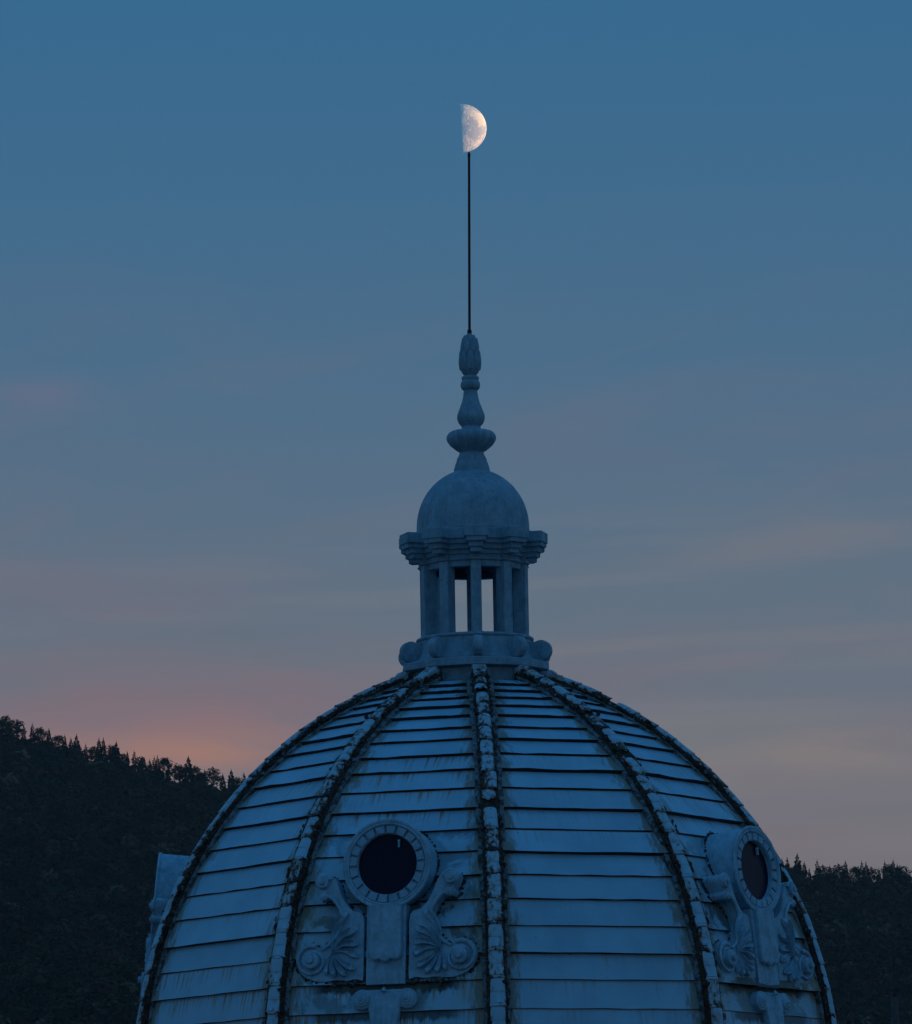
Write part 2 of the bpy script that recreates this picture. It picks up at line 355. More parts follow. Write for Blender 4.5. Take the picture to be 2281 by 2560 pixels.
# ------------------------------------------------------------------ single trees standing on the ridge
M_BARK = plain('bark', (.030, .022, .016), .9)
def needle_mat(name, c1, c2):
    m, t, b = material(name); oi = t.n('ShaderNodeObjectInfo'); tcn = t.n('ShaderNodeTexCoord')
    n = t.noise(tcn.outputs['Object'], .9, 3); t.l(t.mix(t.math('ADD', t.math('MULTIPLY', n, .6), t.math('MULTIPLY', oi.outputs['Random'], .4)), c1, c2), b.inputs['Base Color'])
    b.inputs['Roughness'].default_value = .9; b.inputs['Specular IOR Level'].default_value = .05; return m
M_NEEDLE = needle_mat('conifer_needles', (.014, .022, .012, 1), (.032, .040, .020, 1))
M_LEAF = needle_mat('broad_leaves', (.026, .028, .014, 1), (.060, .044, .024, 1))
def conifer_meshes(seed, width, tiers=15, ragged=.35):
    rg = random.Random(seed); tr = MB(); cr = MB()
    tr.cyl((0, 0, -.06), .016, (0, 0, 1), 1.05, 7, .003)
    for i in range(tiers):
        k = i/(tiers-1); z = .14 + .84*k; rr = width*(1-k)**.82*(1+rg.uniform(-ragged, ragged)*.6) + .012
        nb = 8 if k < .7 else 6
        for j in range(nb):
            if rg.random() < .12: continue
            t = 2*math.pi*(j+rg.random()*.8)/nb; L = rr*rg.uniform(.65, 1.12); dz = -L*rg.uniform(.22, .5)
            c, s = math.cos(t), math.sin(t); hw = max(.012, L*.30)
            tr_ = [(c*.008, s*.008, z+.012), (c*L*.55 - s*hw, s*L*.55 + c*hw, z+dz*.5), (c*L, s*L, z+dz+rg.uniform(0, .02)), (c*L*.55 + s*hw, s*L*.55 - c*hw, z+dz*.5)]
            cr.add(tr_, [(0, 1, 2, 3)])
            cr.add([(c*L*.15, s*L*.15, z-.01), (c*L*.6, s*L*.6, z+dz*.5+.015), (c*L*.95, s*L*.95, z+dz-.02), (c*L*.5, s*L*.5, z+dz*.6-.05)], [(0, 1, 2, 3)])
    cr.add([(-.008, 0, .95), (.008, 0, .95), (0, 0, 1.01)], [(0, 1, 2)]); cr.add([(0, -.008, .95), (0, .008, .95), (0, 0, 1.005)], [(0, 1, 2)])
    return tr.mesh('conifer_trunk', M_BARK), cr.mesh('conifer_crown', M_NEEDLE)
def broad_meshes(seed, width, lobes=9):
    rg = random.Random(seed); tr = MB(); cr = MB()
    tr.cyl((0, 0, -.06), .022, (0, 0, 1), .62, 7, .010)
    for i in range(lobes):
        t = rg.uniform(0, 6.28); z = rg.uniform(.42, .86); rr = width*rg.uniform(.15, .85)*math.sqrt(max(.1, 1-((z-.55)/.5)**2))
        c = Vector((math.cos(t)*rr, math.sin(t)*rr, z)); tr.cyl((0, 0, .30), .010, tuple(c-Vector((0, 0, .30))), (c-Vector((0, 0, .30))).length, 5, .003)
        lr = rg.uniform(.10, .20)
        for j in range(58):
            d = Vector((rg.gauss(0, 1), rg.gauss(0, 1), rg.gauss(0, 1))).normalized(); p = c + d*lr*rg.uniform(.5, 1.05)
            if p.z > 1: p.z = 2-p.z
            a = d.orthogonal().normalized(); a = Matrix.Rotation(rg.uniform(0, 6.28), 3, d) @ a; b2 = d.cross(a); L = rg.uniform(.014, .034)
            cr.add([tuple(p+a*L), tuple(p+b2*L), tuple(p-a*L), tuple(p-b2*L)], [(0, 1, 2, 3)])
    return tr.mesh('broadleaf_trunk', M_BARK), cr.mesh('broadleaf_crown', M_LEAF)
TREES = {'c': [conifer_meshes(1, .26), conifer_meshes(2, .31), conifer_meshes(3, .23, 17), conifer_meshes(9, .29, 13, .6)],
         'C': [conifer_meshes(4, .30, 18), conifer_meshes(5, .34, 16)], 'b': [broad_meshes(6, .34, 15), broad_meshes(7, .42, 18), broad_meshes(8, .28, 13)]}
def px_dir(px, py):          # photograph pixel (2281 x 2560) -> direction tangents
    f = 1280/math.tan(FOV/2); u, v = (px-1140.5)/f, -(py-1280)/f
    c, s = math.cos(ROLL), math.sin(ROLL); x, z = u*c+v*s, -u*s+v*c; y = 1.
    cp, sp = math.cos(PITCH), math.sin(PITCH); y, z = y*cp-z*sp, y*sp+z*cp
    cy, sy = math.cos(YAW), math.sin(YAW); x, y = x*cy-y*sy, x*sy+y*cy
    return x/y, z/math.hypot(x, y)
left = [(15,115,'b'),(60,165,'b'),(120,160,'b'),(170,205,'b'),(232,190,'c'),(285,215,'b'),(350,225,'c'),(400,275,'b'),(460,270,'b'),(505,290,'c'),(545,268,'C'),(610,335,'b'),(650,340,'b'),
        (705,292,'c'),(735,292,'c'),(785,322,'b'),(828,318,'C'),(870,400,'b'),(905,388,'c'),(955,383,'c'),(1000,422,'b'),(1025,433,'b'),(1065,443,'c'),(1098,424,'c'),(1122,418,'c'),(1155,433,'b'),
        (1195,485,'b'),(1275,456,'b'),(1340,423,'C'),(1390,490,'b'),(1425,520,'b'),(1455,520,'c'),(1515,500,'b'),(1585,545,'c'),(1645,518,'C'),(1690,570,'b'),(1735,540,'b')]
right = [(262,400,'c'),(325,390,'c'),(380,470,'b'),(447,345,'C'),(530,440,'c'),(590,520,'b'),(683,418,'c'),(755,482,'b'),(835,483,'c'),(880,520,'b'),(938,468,'b'),(1020,428,'c'),(1110,500,'b'),(1165,520,'b'),(1215,433,'c'),(1268,443,'c'),
         (1330,505,'b'),(1420,515,'b'),(1490,433,'c'),(1540,470,'b'),(1592,418,'C'),(1640,470,'b'),(1692,483,'b'),(1750,560,'b')]
left = [(x, y, 'c' if (k == 'b' and i % 5 in (1, 3)) else k) for i, (x, y, k) in enumerate(left)]; right = [(x, y, 'c' if (k == 'b' and i % 4 == 1) else k) for i, (x, y, k) in enumerate(right)]
spots = [(x/2.844, 1740+y/2.844, k, 0) for x, y, k in left] + [(1900+x/4.777, 2060+y/4.777, k, 1) for x, y, k in right]
where = ['on the high stretch of the ridge', 'on the low level stretch of the ridge']
for i, (px, py, k, side) in enumerate(spots):
    tx, te = px_dir(px, py); d = RIDGE_D + random.uniform(-25, 15); x = tx*d
    zg = float(hill_z(x, d)); h = max(9., CZ + te*math.hypot(x, d) - zg)
    tm, cm = TREES[k][i % len(TREES[k])]
    nm = 'broadleaf_tree' if k == 'b' else 'conifer_tree'
    o = link(nm, None, None, (x, d-D, zg), (0, 0, random.uniform(0, 6.28)), (h, h, h) if k != 'b' else (h*1.1, h*1.1, h))
    link('trunk', tm, o); link('crown', cm, o)
    place = ['on the high ridge', 'on the low ridge'][side]
    special = {10: 'broad conifer on the high ridge amid small rounded trees', 16: 'broad ragged conifer on the high ridge beside twin slender conifers',
               28: 'tallest broad conifer on the high ridge beside a gap in the treeline', 34: 'broad layered conifer on the high ridge close to the dome rib',
               40: 'tallest broad conifer on the low ridge beside two small spires', 57: 'broad conifer on the low ridge crowded by rounded trees'}
    label = special.get(i) or {'c': 'slender pointed dark conifer ', 'C': 'broad dark conifer ', 'b': 'small rounded broadleaf tree '}[k] + place + ' behind the dome'
    tag(o, label, 'tree', {'c': 'slender conifers ', 'C': 'tall broad conifers ', 'b': 'rounded trees '}[k] + place)

# ------------------------------------------------------------------ the moon, lit from the right by the sun
MD = 30000.; MR = MD/math.cos(R_(13.135))*math.tan(R_(.259))
def moon_mat():
    m, t, b = material('moon_regolith'); tcn = t.n('ShaderNodeTexCoord'); o = tcn.outputs['Object']
    m.node_tree.nodes.remove(b)
    n = t.noise(o, 1.9, 6, .55, .3); n2 = t.noise(o, 7, 4, .6)
    f = t.math('ADD', n, t.math('MULTIPLY', t.math('SUBTRACT', n2, .5), .22))
    col = t.mix(t.smooth(f, .44, .58), (.36, .245, .168, 1), (.60, .40, .225, 1))
    df = t.n('ShaderNodeBsdfDiffuse'); t.l(col, df.inputs[0]); df.inputs['Roughness'].default_value = 1.
    bp = t.n('ShaderNodeBump'); bp.inputs['Strength'].default_value = .55; bp.inputs['Distance'].default_value = MR*.09; t.l(t.math('ADD', t.noise(o, 9, 5, .65), t.math('MULTIPLY', t.noise(o, 26, 3, .6), .4)), bp.inputs['Height']); t.l(bp.outputs[0], df.inputs['Normal'])
    tr = t.n('ShaderNodeBsdfTransparent'); ad = t.n('ShaderNodeAddShader'); t.l(df.outputs[0], ad.inputs[0]); t.l(tr.outputs[0], ad.inputs[1])
    t.l(ad.outputs[0], m.node_tree.nodes['Material Output'].inputs[0]); return m
mel = R_(13.135); maz = R_(-0.0383); MR = MD/math.cos(mel)*math.tan(R_(.259))
mb = MB(); rings = []
for i in range(0, 25):                       # the sunlit part facing us, pole towards the sun
    a = math.pi/2*(1.015-i/24*1.01)
    rings.append([(math.cos(a), -math.sin(a)*math.sin(t), math.sin(a)*math.cos(t)) for t in (math.pi*j/48 for j in range(49))])
mb.loft(rings, False, False)
moon = link('moon', autosmooth(mb.mesh('moon', moon_mat()), 80), None, (MD*math.sin(maz), MD*math.cos(maz)-D, CZ+MD*math.tan(mel)), (0, R_(-2.5), R_(0)), (MR, MR, MR))
tag(moon, 'bright cream half moon hanging above the tip of the rod', 'moon')

# ------------------------------------------------------------------ the domed building
A0 = 2.4                                   # azimuth of the rib facing the camera (degrees, + right)
building = link('domed_building', None, None, (0, 0, 0))
tag(building, 'blue-grey painted dome with rusty ribs, round dormers and a columned lantern', 'domed building')
def crest(z): return -1.056 + math.sqrt(max(0, 6.73**2 - (z-16.388)**2))
def crest_ph(ph): return (-1.056 + 6.73*math.cos(ph), 16.388 + 6.73*math.sin(ph))
OFF = .14                                  # the sheet surface lies this far inside the rib crest
JOINTS = [22.66, 22.53, 22.398, 22.255, 22.097, 21.907, 21.696, 21.481, 21.219, 20.954, 20.636, 20.308, 19.962, 19.606, 19.235, 18.864, 18.450, 18.036, 17.626, 17.189, 16.76, 16.40]
C18, S18, T18 = math.cos(R_(18)), math.sin(R_(18)), math.tan(R_(18))
def surf(ph, out):                        # apothem radius and height of the facet's middle line, moved out along the normal
    r, z = crest_ph(ph); r = r*C18; nrm = (math.cos(ph)*C18, math.sin(ph)); L = math.hypot(*nrm)
    return r + (out-OFF)*nrm[0]/L, z + (out-OFF)*nrm[1]/L
def ph_of(z): return math.asin((z-16.388)/6.73)
# sheathing below the sheets: decagonal, grimy, seen only in the joints
sb = MB(); rings = []
for i in range(41):
    ph = ph_of(22.70) + (0 - ph_of(22.70))*i/40; r, z = surf(ph, -.045)
    rings.append([((r/C18)*math.sin(R_(A0+36*k)), -(r/C18)*math.cos(R_(A0+36*k)), z) for k in range(10)])
sb.loft(rings[::-1], True)
shell = link('dome_shell', sb.mesh('dome_shell', M_BACK), building)
def panel_mesh(i):
    z0, z1 = JOINTS[i], JOINTS[i+1]; p0, p1 = ph_of(z0), ph_of(z1); rg = np.random.default_rng(100+i)
    H = 6.73*(p0-p1); NX = 9; v = []; uv = []; f = []
    lap = .016/6.73
    rows = [(p0-.004/6.73, .002), ((p0+p1)/2, .022), (p1-lap, .050), (p1-lap, -.014), (p0-.004/6.73, -.03)]
    for q, (ph, out) in enumerate(rows):
        for j in range(NX):
            r, z = surf(ph, out + (rg.normal(0, .0022) if q in (1, 2) else 0)); hw = r*T18 - .155
            s_ = -1+2*j/(NX-1); drop = rg.normal(0, .0035) if q in (2, 3) else 0
            v.append((s_*hw, -r, z+drop)); uv.append((s_*hw, min(6.73*(p0-ph), H) if q < 4 else 0))
    nq = len(rows)
    for q in range(nq):
        for j in range(NX-1):
            a, b2 = q*NX+j, ((q+1) % nq)*NX+j; f.append((b2, b2+1, a+1, a))
    f.append(tuple(q*NX for q in range(nq))); f.append(tuple(q*NX+NX-1 for q in reversed(range(nq))))
    return mesh('panel', v, f, [M_PANEL, M_BACK], uv=uv, fmat=[0]*(2*(NX-1)) + [1]*(3*(NX-1)) + [1, 1])
NROW = len(JOINTS)-1
pm = [panel_mesh(i) for i in range(NROW)]
DORM = [A0-18+72*k for k in range(5)]
for bay in range(10):
    th = A0+18+36*bay
    dormer_bay = bay % 2 == 1
    for i in range(NROW):
        o = link('panel', pm[i], shell, None, (random.gauss(0, .0007), random.gauss(0, .0006), R_(th)))
        r, z = surf((ph_of(JOINTS[i])+ph_of(JOINTS[i+1]))/2, 0); o['half_width'] = r*T18-.155
        dr = random.choice([0, 0, .15, .3, .6])
        if i >= 17: dr = 1.0 if dormer_bay else (.9 if (bay % 4 == 0 or i == 17 and bay == 8) else .15)
        if i in (8, 9, 10, 11) and dormer_bay: dr = .75
        if bay == 0: dr = min(dr, .25)
        o['drip'] = float(dr)
        o['shade_strip'] = 1.0 if (dormer_bay and i == 18) else (.8 if dormer_bay and i == 19 else 0.0)
        o['grime_shade'] = float({12: .35, 13: .5, 14: .6, 15: .75, 16: .8, 17: .95, 18: .5}.get(i, 0)) if dormer_bay else 0.0
# ribs: corroded body + flashing, and the overlapping caps
def rib_body():
    mbq = MB(); N = 44
    def sec(ph, w0, w1, o0, o1):
        r, z = crest_ph(ph); c, s = math.cos(ph), math.sin(ph)
        P = lambda x, o: (x, -(r+o*c), z+o*s)
        return P
    rings = []
    for i in range(N+1):
        ph = ph_of(22.74)*(1-i/N); P = sec(ph, 0, 0, 0, 0); k = i/N; hw = .120+.034*k
        rings.append([P(-hw, -.34), P(hw, -.34), P(hw*1.02, -.10), P(hw*.8, -.045), P(-hw*.8, -.045), P(-hw*1.02, -.10)])
    mbq.loft(rings[::-1])
    # flashing strips, folded over the panel ends, in the plane of the facets on either side
    mbq.m = 1
    for sgn in (-1, 1):
        rings = []
        for i in range(N+1):
            ph = ph_of(22.68)*(1-i/N); P = sec(ph, 0, 0, 0, 0); k = i/N
            a, b2 = .10+.03*k, .205; jig = random.uniform(-.014, .014)
            dip = lambda x: -.135 - x*T18*math.cos(ph)
            q = [P(sgn*a, dip(a)+.050), P(sgn*(b2+jig), dip(b2)+.048), P(sgn*(b2+jig), dip(b2)-.03), P(sgn*a, dip(a)-.03)]
            rings.append(q if sgn > 0 else q[::-1])
        mbq.loft(rings[::-1])
    return autosmooth(mbq.mesh('rib', [M_RIB, M_FLASH]), 30)
RIBM = rib_body()
def cap_mesh(seed, broken):
    """unit cap: length 1 along +Z (up the slope), width 1 in X, crest at y=-h ; upper end narrower; rings at the foot and the middle"""
    rg = random.Random(seed); v = []; f = []; NX = 9
    rows = [(0, 1.0, .0), (.02, 1.03, .007), (.065, 1.03, .007), (.085, .99, 0), (.12, .985, 0), (.125, 1.01, .005), (.15, 1.01, .005), (.155, .97, 0), (.50, .945, 0), (.505, .93, -.007), (.525, .93, -.007), (.53, .94, 0), (.80, .93, -.002), (.95, .88, -.008), (1.06, .80, -.018)]
    if broken == 2: rows = [r for r in rows if r[0] >= .5]
    for q, (z, wd, up) in enumerate(rows):
        for j in range(NX):
            t = -math.pi/2*1.02 + math.pi*1.02*j/(NX-1); x = .5*wd*math.sin(t); y = -(.075+up)*math.cos(t)*1.05 + .03
            zz = z
            if j in (0, NX-1): y += .045
            if broken and q < 4 and not (2 < j < 6): zz += rg.uniform(0, .16)
            if broken == 2 and q == 0: zz += rg.uniform(-.08, .12)
            if j in (0, NX-1): x += rg.uniform(-.03, .03)*(2 if broken else 1)*(-1 if j == 0 else 1) - (.0)
            v.append((x + rg.uniform(-.006, .006), y + rg.uniform(-.003, .003), zz))
    for q in range(len(rows)-1):
        for j in range(NX-1): a = q*NX+j; f.append((a, a+1, a+NX+1, a+NX))
    b0 = len(v); v += [(p[0]*.9, p[1]+.02, p[2]) for p in v[:NX]]     # folded lip at the foot
    for j in range(NX-1): f.append((b0+j, b0+j+1, j+1, j))
    return autosmooth(mesh('rib_cap', v, f, M_CAP), 40)
CAPS = [cap_mesh(1, 0), cap_mesh(2, 0), cap_mesh(3, 1), cap_mesh(4, 1), cap_mesh(5, 2)]
def end_mesh():
    m_ = MB(); m_.cyl((-.125, 0, 0), .085, (1, 0, 0), .25, 18, bev=.02); m_.cyl((-.137, 0, 0), .045, (1, 0, 0), .274, 14, bev=.012)
    m_.box(-.11, .11, -.06, .12, -.26, .02)
    return autosmooth(m_.mesh('rib_end', M_CAP), 40)
ENDM = end_mesh()
def crust_mesh():
    """lumps of rust, moss and torn sheet clinging along both sides of the caps"""
    rg = random.Random(21); m_ = MB(); ico = bmesh.new(); bmesh.ops.create_icosphere(ico, subdivisions=1, radius=1)
    iv = [v.co.copy() for v in ico.verts]; fi = [tuple(v.index for v in f_.verts) for f_ in ico.faces]; ico.free()
    n_ = 900
    for i in range(n_):
        k = rg.random(); ph = ph_of(22.70)*k; dens = .35+.65*k
        if rg.random() > dens*(.35+.65*(math.sin(ph*31)+math.sin(ph*12.7+1))**2/3): continue
        r, z = crest_ph(ph); sg = rg.choice((-1, 1)); x = sg*(.126-.028*k+rg.gauss(0, .018)); o = -.070+rg.gauss(0, .024)
        c = Vector((x, -(r+o*math.cos(ph)), z+o*math.sin(ph))); sc_ = rg.uniform(.010, .040); ln = rg.uniform(1, 2.6); m_.m = rg.choice((0, 0, 0, 1, 2))
        t_ = Vector((0, math.sin(ph), math.cos(ph)))
        P_ = []
        for q in iv:
            p = q*sc_*rg.uniform(.6, 1.3); p = p + t_*(p.dot(t_)*(ln-1)); P_.append(tuple(c+p))
        m_.add(P_, fi)
    return m_.mesh('rust_crust', [M_RIB, M_CRUST, M_FLASH])
M_CRUST = make_rust_mat('red_brown_rust', (.055, .018, .010, 1), (.022, .012, .008, 1), (.10, .035, .015, 1), .55, .65, 14.)
CRUST = crust_mesh()
for k in range(10):
    th = R_(A0+36*k); rib = link('rib', RIBM, building, None, (0, 0, th)); tag(link('rust_crust', CRUST, rib, None, None, (-1 if k % 3 == 1 else 1, 1, 1)), kind='stuff')
    L = .425/6.73; ph = -.01; row = 0; top = ph_of(22.70)
    while ph < top-.02:
        up = ph/top; ln = .43*(1-.22*up); dph = ln/6.73
        r, z = crest_ph(ph); flake = random.gauss(.05, .07) + .10*up**2
        heavy = random.random() < .16 + .22*up
        me_ = CAPS[random.choice([2, 3, 2, 3, 4] if heavy else [0, 1, 0, 1, 2])]
        wd = .262-.05*up
        mid = ph + dph/2; r, z = crest_ph(ph)
        o = link('rib_cap', me_, rib, (random.gauss(0, .004), -(r-.045), z), None, (wd, .95, ln*1.01))
        o.rotation_euler = (-(mid)+random.gauss(0, .012), random.gauss(0, .012), random.gauss(0, .02))
        o['flake'] = float(flake + (.09 if heavy else 0))
        ph += dph
    r, z = crest_ph(top)
    e = link('rib_end', ENDM, rib, (0, -1.235, 22.705), (R_(-62), 0, 0), (.9, .9, .9)); e['flake'] = .05

# dormers -----------------------------------------------------------
def RC(x, y): return ((x + (y-545)*.062 - 985)*2.03e-3, -(y-545)*1.97e-3)     # ornament drawing -> metres in the dormer plane
def ring_profile(prof, n=64):                       # lathe about the dormer's Y axis; prof = (radius, y)
    m_ = MB(); m_.loft([[(r*math.cos(t), y, r*math.sin(t)) for t in (2*math.pi*j/n for j in range(n))] for r, y in prof], False); return m_
RF = .67
drum = ring_profile([(.455, .55), (.455, .045), (.458, .030), (.468, .028), (.472, .062), (.585, .062), (.585, .015), (.605, .0), (.625, .012), (.64, .0), (RF, .0), (RF+.012, .02), (RF+.004, .045), (RF-.012, .06), (RF-.012, 1.3)])
DRUM = autosmooth(drum.mesh('dormer', M_ORN), 30)
bl = MB()
a = R_(6.9); ri, ro = .470, .578
def arcbox(m_, a0, a1, ri, ro, y0, y1, seg=2):
    for s_ in range(seg):
        b0, b1 = a0+(a1-a0)*s_/seg, a0+(a1-a0)*(s_+1)/seg
        P = lambda r, t, y: (r*math.sin(t), y, r*math.cos(t))
        m_.xbox([P(ri,b0,y1),P(ri,b1,y1),P(ro,b1,y1),P(ro,b0,y1),P(ri,b0,y0),P(ri,b1,y0),P(ro,b1,y0),P(ro,b0,y0)])
arcbox(bl, -a, a, ri, ro, .012, .07, 1)
BLOCK = autosmooth(bl.mesh('ring_block', M_ORN), 20)
gl = MB(); gl.cyl((0, .10, 0), .47, (0, 1, 0), .02, 48); GLASS = gl.mesh('window_pane', M_PANE)
lt = MB(); lt.box(.155, .178, .06, .095, .25, .345); lt.box(.150, .183, .055, .095, .335, .365); LATCH = lt.mesh('window_latch', M_CAP)
# bracket outline
OUT = [(445,660),(455,625),(490,605),(540,608),(575,640),(600,690),(625,770),(660,840),(705,890),(783,935),(772,1180),(760,1400),(740,1416),(700,1408),(640,1418),(560,1410),(480,1418),(400,1412),(330,1385),(280,1340),(258,1280),
       (262,1215),(290,1165),(340,1132),(390,1125),(425,1150),(455,1165),(500,1140),(550,1085),(585,1020),(605,950),(600,880),(575,830),(540,797),(505,790),(472,800),(455,770),(470,742),(455,710)]
def catmull(P, n=4):
    out = []
    for i in range(len(P)):
        p0, p1, p2, p3 = [np.array(P[(i+k-1) % len(P)], float) for k in range(4)]
        for s_ in range(n):
            t = s_/n; out.append(tuple(.5*((2*p1)+(p2-p0)*t+(2*p0-5*p1+4*p2-p3)*t*t+(3*p1-p0-3*p2+p3)*t**3)))
    return out
def bracket(mirror):
    bm = bmesh.new(); pts = [RC(*p) for p in catmull(OUT, 3)]
    YF = .025; YB = .75
    loop = [bm.verts.new((x, YF, z)) for x, z in pts]
    es = [bm.edges.new((loop[i], loop[(i+1) % len(loop)])) for i in range(len(loop))]
    bmesh.ops.triangle_fill(bm, edges=es, use_beauty=True)
    fs = bm.faces[:]
    inner = bmesh.ops.inset_region(bm, faces=fs, thickness=.018, depth=0, use_even_offset=True)
    for v in bm.verts:
        if any(abs(v.co.x-l.co.x)+abs(v.co.z-l.co.z) < 1e-6 for l in loop): pass
    rim = [e for e in bm.edges if len(e.link_faces) == 1]
    ex = bmesh.ops.extrude_edge_only(bm, edges=rim)
    for v in [q for q in ex['geom'] if isinstance(q, bmesh.types.BMVert)]: v.co.y = YB
    for v in bm.verts:
        if v.co.y < YB-.01:
            bd = any(len(e.link_faces) and any(abs(q.co.y-YB) < .01 for f_ in e.link_faces for q in f_.verts) for e in v.link_edges)
            if bd: v.co.y += .02
    me = bpy.data.meshes.new('tmp'); bm.to_mesh(me); bm.free()
    m_ = MB(); m_.add([v.co[:] for v in me.vertices], [tuple(p.vertices) for p in me.polygons])
    # volutes: stepped spiral discs
    for (cx, cy, r, h) in [(492,668,46,.08), (498,775,30,.06), (378,1262,62,.14)]:
        x, z = RC(cx, cy); rr = r*2e-3
        m_.cyl((x, YF-h, z), rr*.42, (0, 1, 0), h+.05, 18, bev=.008)
        m_.cyl((x, YF-h*.62, z), rr, (0, 1, 0), h+.05, 22, rr*1.05, bev=.012)
    def tube(path, r0, r1, flat=.6):
        rings = []
        for i, (x, z) in enumerate(path):
            j0, j1 = max(0, i-1), min(len(path)-1, i+1); dx, dz = path[j1][0]-path[j0][0], path[j1][1]-path[j0][1]; L = math.hypot(dx, dz) or 1
            nx, nz = -dz/L, dx/L; k = i/(len(path)-1); r = r0+(r1-r0)*k
            rings.append([(x+nx*r*math.cos(t), YF+.004-r*flat*math.sin(t), z+nz*r*math.cos(t)) for t in (math.pi*q/5 for q in range(6))])
        m_.loft(rings, False, False)
    # spiral fillets
    for (cx, cy, r0, turns, ph0, sx) in [(378,1262,118,1.35,1.2,1), (492,668,62,.9,.3,1)]:
        path = []
        for i in range(26):
            k = i/25; t = ph0 + k*turns*2*math.pi; r = r0*(1-.46*k); path.append(RC(cx + r*math.cos(t), cy - r*math.sin(t)))
        tube(path, .034, .016, .95)
    tube([RC(*p) for p in [(470,775),(500,768),(550,785),(590,830),(618,890),(622,960),(600,1030),(565,1090),(515,1145),(455,1180)]], .030, .024, 1.1)
    # palmette flutes fanning from the lower volute
    F = (540, 1200)
    for (ex_, ey, wd) in [(672,905,.074),(728,1040,.078),(738,1150,.072),(735,1248,.066),(708,1335,.064),(636,1385,.060),(552,1388,.056),(484,1372,.044)]:
        path = []; rad = []
        bend = .24 if ey < 1260 else -.14
        for i in range(10):
            k = i/9; x = F[0]+(ex_-F[0])*k; y = F[1]+(ey-F[1])*k; off = bend*math.sin(math.pi*k)
            path.append(RC(x + (ey-F[1])*off*.6, y - (ex_-F[0])*off*.6)); rad.append(wd*(.20+.85*k**1.2)*math.sqrt(max(.03, 1-max(0, (k-.72)/.285)**2)))
        rings = []
        for i, (x, z) in enumerate(path):
            j0, j1 = max(0, i-1), min(9, i+1); dx, dz = path[j1][0]-path[j0][0], path[j1][1]-path[j0][1]; L = math.hypot(dx, dz) or 1; nx, nz = -dz/L, dx/L; r = rad[i]
            m0 = .10 if i < 7 else (.5 if i == 7 else .95)
            sec_ = [(-1, 0), (-.94, .7), (-.78, 1.), (-.58, max(m0, .45)), (0, m0), (.58, max(m0, .45)), (.78, 1.), (.94, .7), (1, 0)]
            rings.append([(x+nx*r*a_, YF+.006-min(.085, r*1.5)*b_, z+nz*r*a_) for a_, b_ in sec_])
        m_.loft(rings, False, False)
    if mirror: m_.v = [(-x, y, z) for x, y, z in m_.v]; m_.f = [tuple(reversed(q)) for q in m_.f]
    return autosmooth(m_.mesh('scroll_bracket', M_ORN), 32)
BRL, BRR = bracket(False), bracket(True)
def apron_meshes():
    zb = RC(0, 1455)[1]; m_ = MB(); m_.box(-.300, .300, .03, .8, zb, -.60)
    ap = autosmooth(m_.mesh('apron_plate', M_ORN), 25)
    # raised tongue with a shaped foot
    o = [(-.285, -.62), (-.285, -1.33), (-.272, -1.385), (-.24, -1.425), (-.19, -1.445), (-.13, -1.44), (-.09, -1.425), (-.07, -1.45), (-.035, -1.47), (0, -1.478)]
    o = o + [(-x, z) for x, z in reversed(o[:-1])]
    t_ = MB(); n_ = len(o)
    ring = lambda s, y: [(x*s*.88, y, -.62+(z+.62)*(1-(1-s)*.6)) for x, z in o]
    t_.loft([ring(1.0, .04), ring(1.0, -.03), ring(.955, -.048)], True)
    return ap, autosmooth(t_.mesh('tongue_panel', M_ORN), 25)
APR, TON = apron_meshes()
def console_mesh():
    m_ = MB(); z0 = -2.02
    for sx in (-1, 1):
        for (r, y0) in ((.15, -.02), (.115, -.045), (.075, -.065), (.035, -.085)):
            m_.cyl((sx*.345, y0, z0), r, (0, 1, 0), .8, 24, bev=.014)
    # fluted shaft sweeping down
    rings = []
    for i in range(12):
        k = i/11; z = z0+.14-k*1.1; hw = .30-.10*math.sin(min(1, k*1.6)*math.pi/2); row = []
        for j in range(31):
            s_ = -1+2*j/30; fl = .022*abs(math.cos(s_*math.pi*2.5)); row.append((s_*hw, .02-fl-.05*math.sin(k*math.pi*.9), z))
        rings.append(row + [(hw, .7, z), (-hw, .7, z)])
    m_.loft(rings[::-1])
    m_.cyl((0, -.06, z0+.10), .05, (0, .2, 1), .07, 12, .01)
    return autosmooth(m_.mesh('console', M_ORN), 32)
CON = console_mesh()
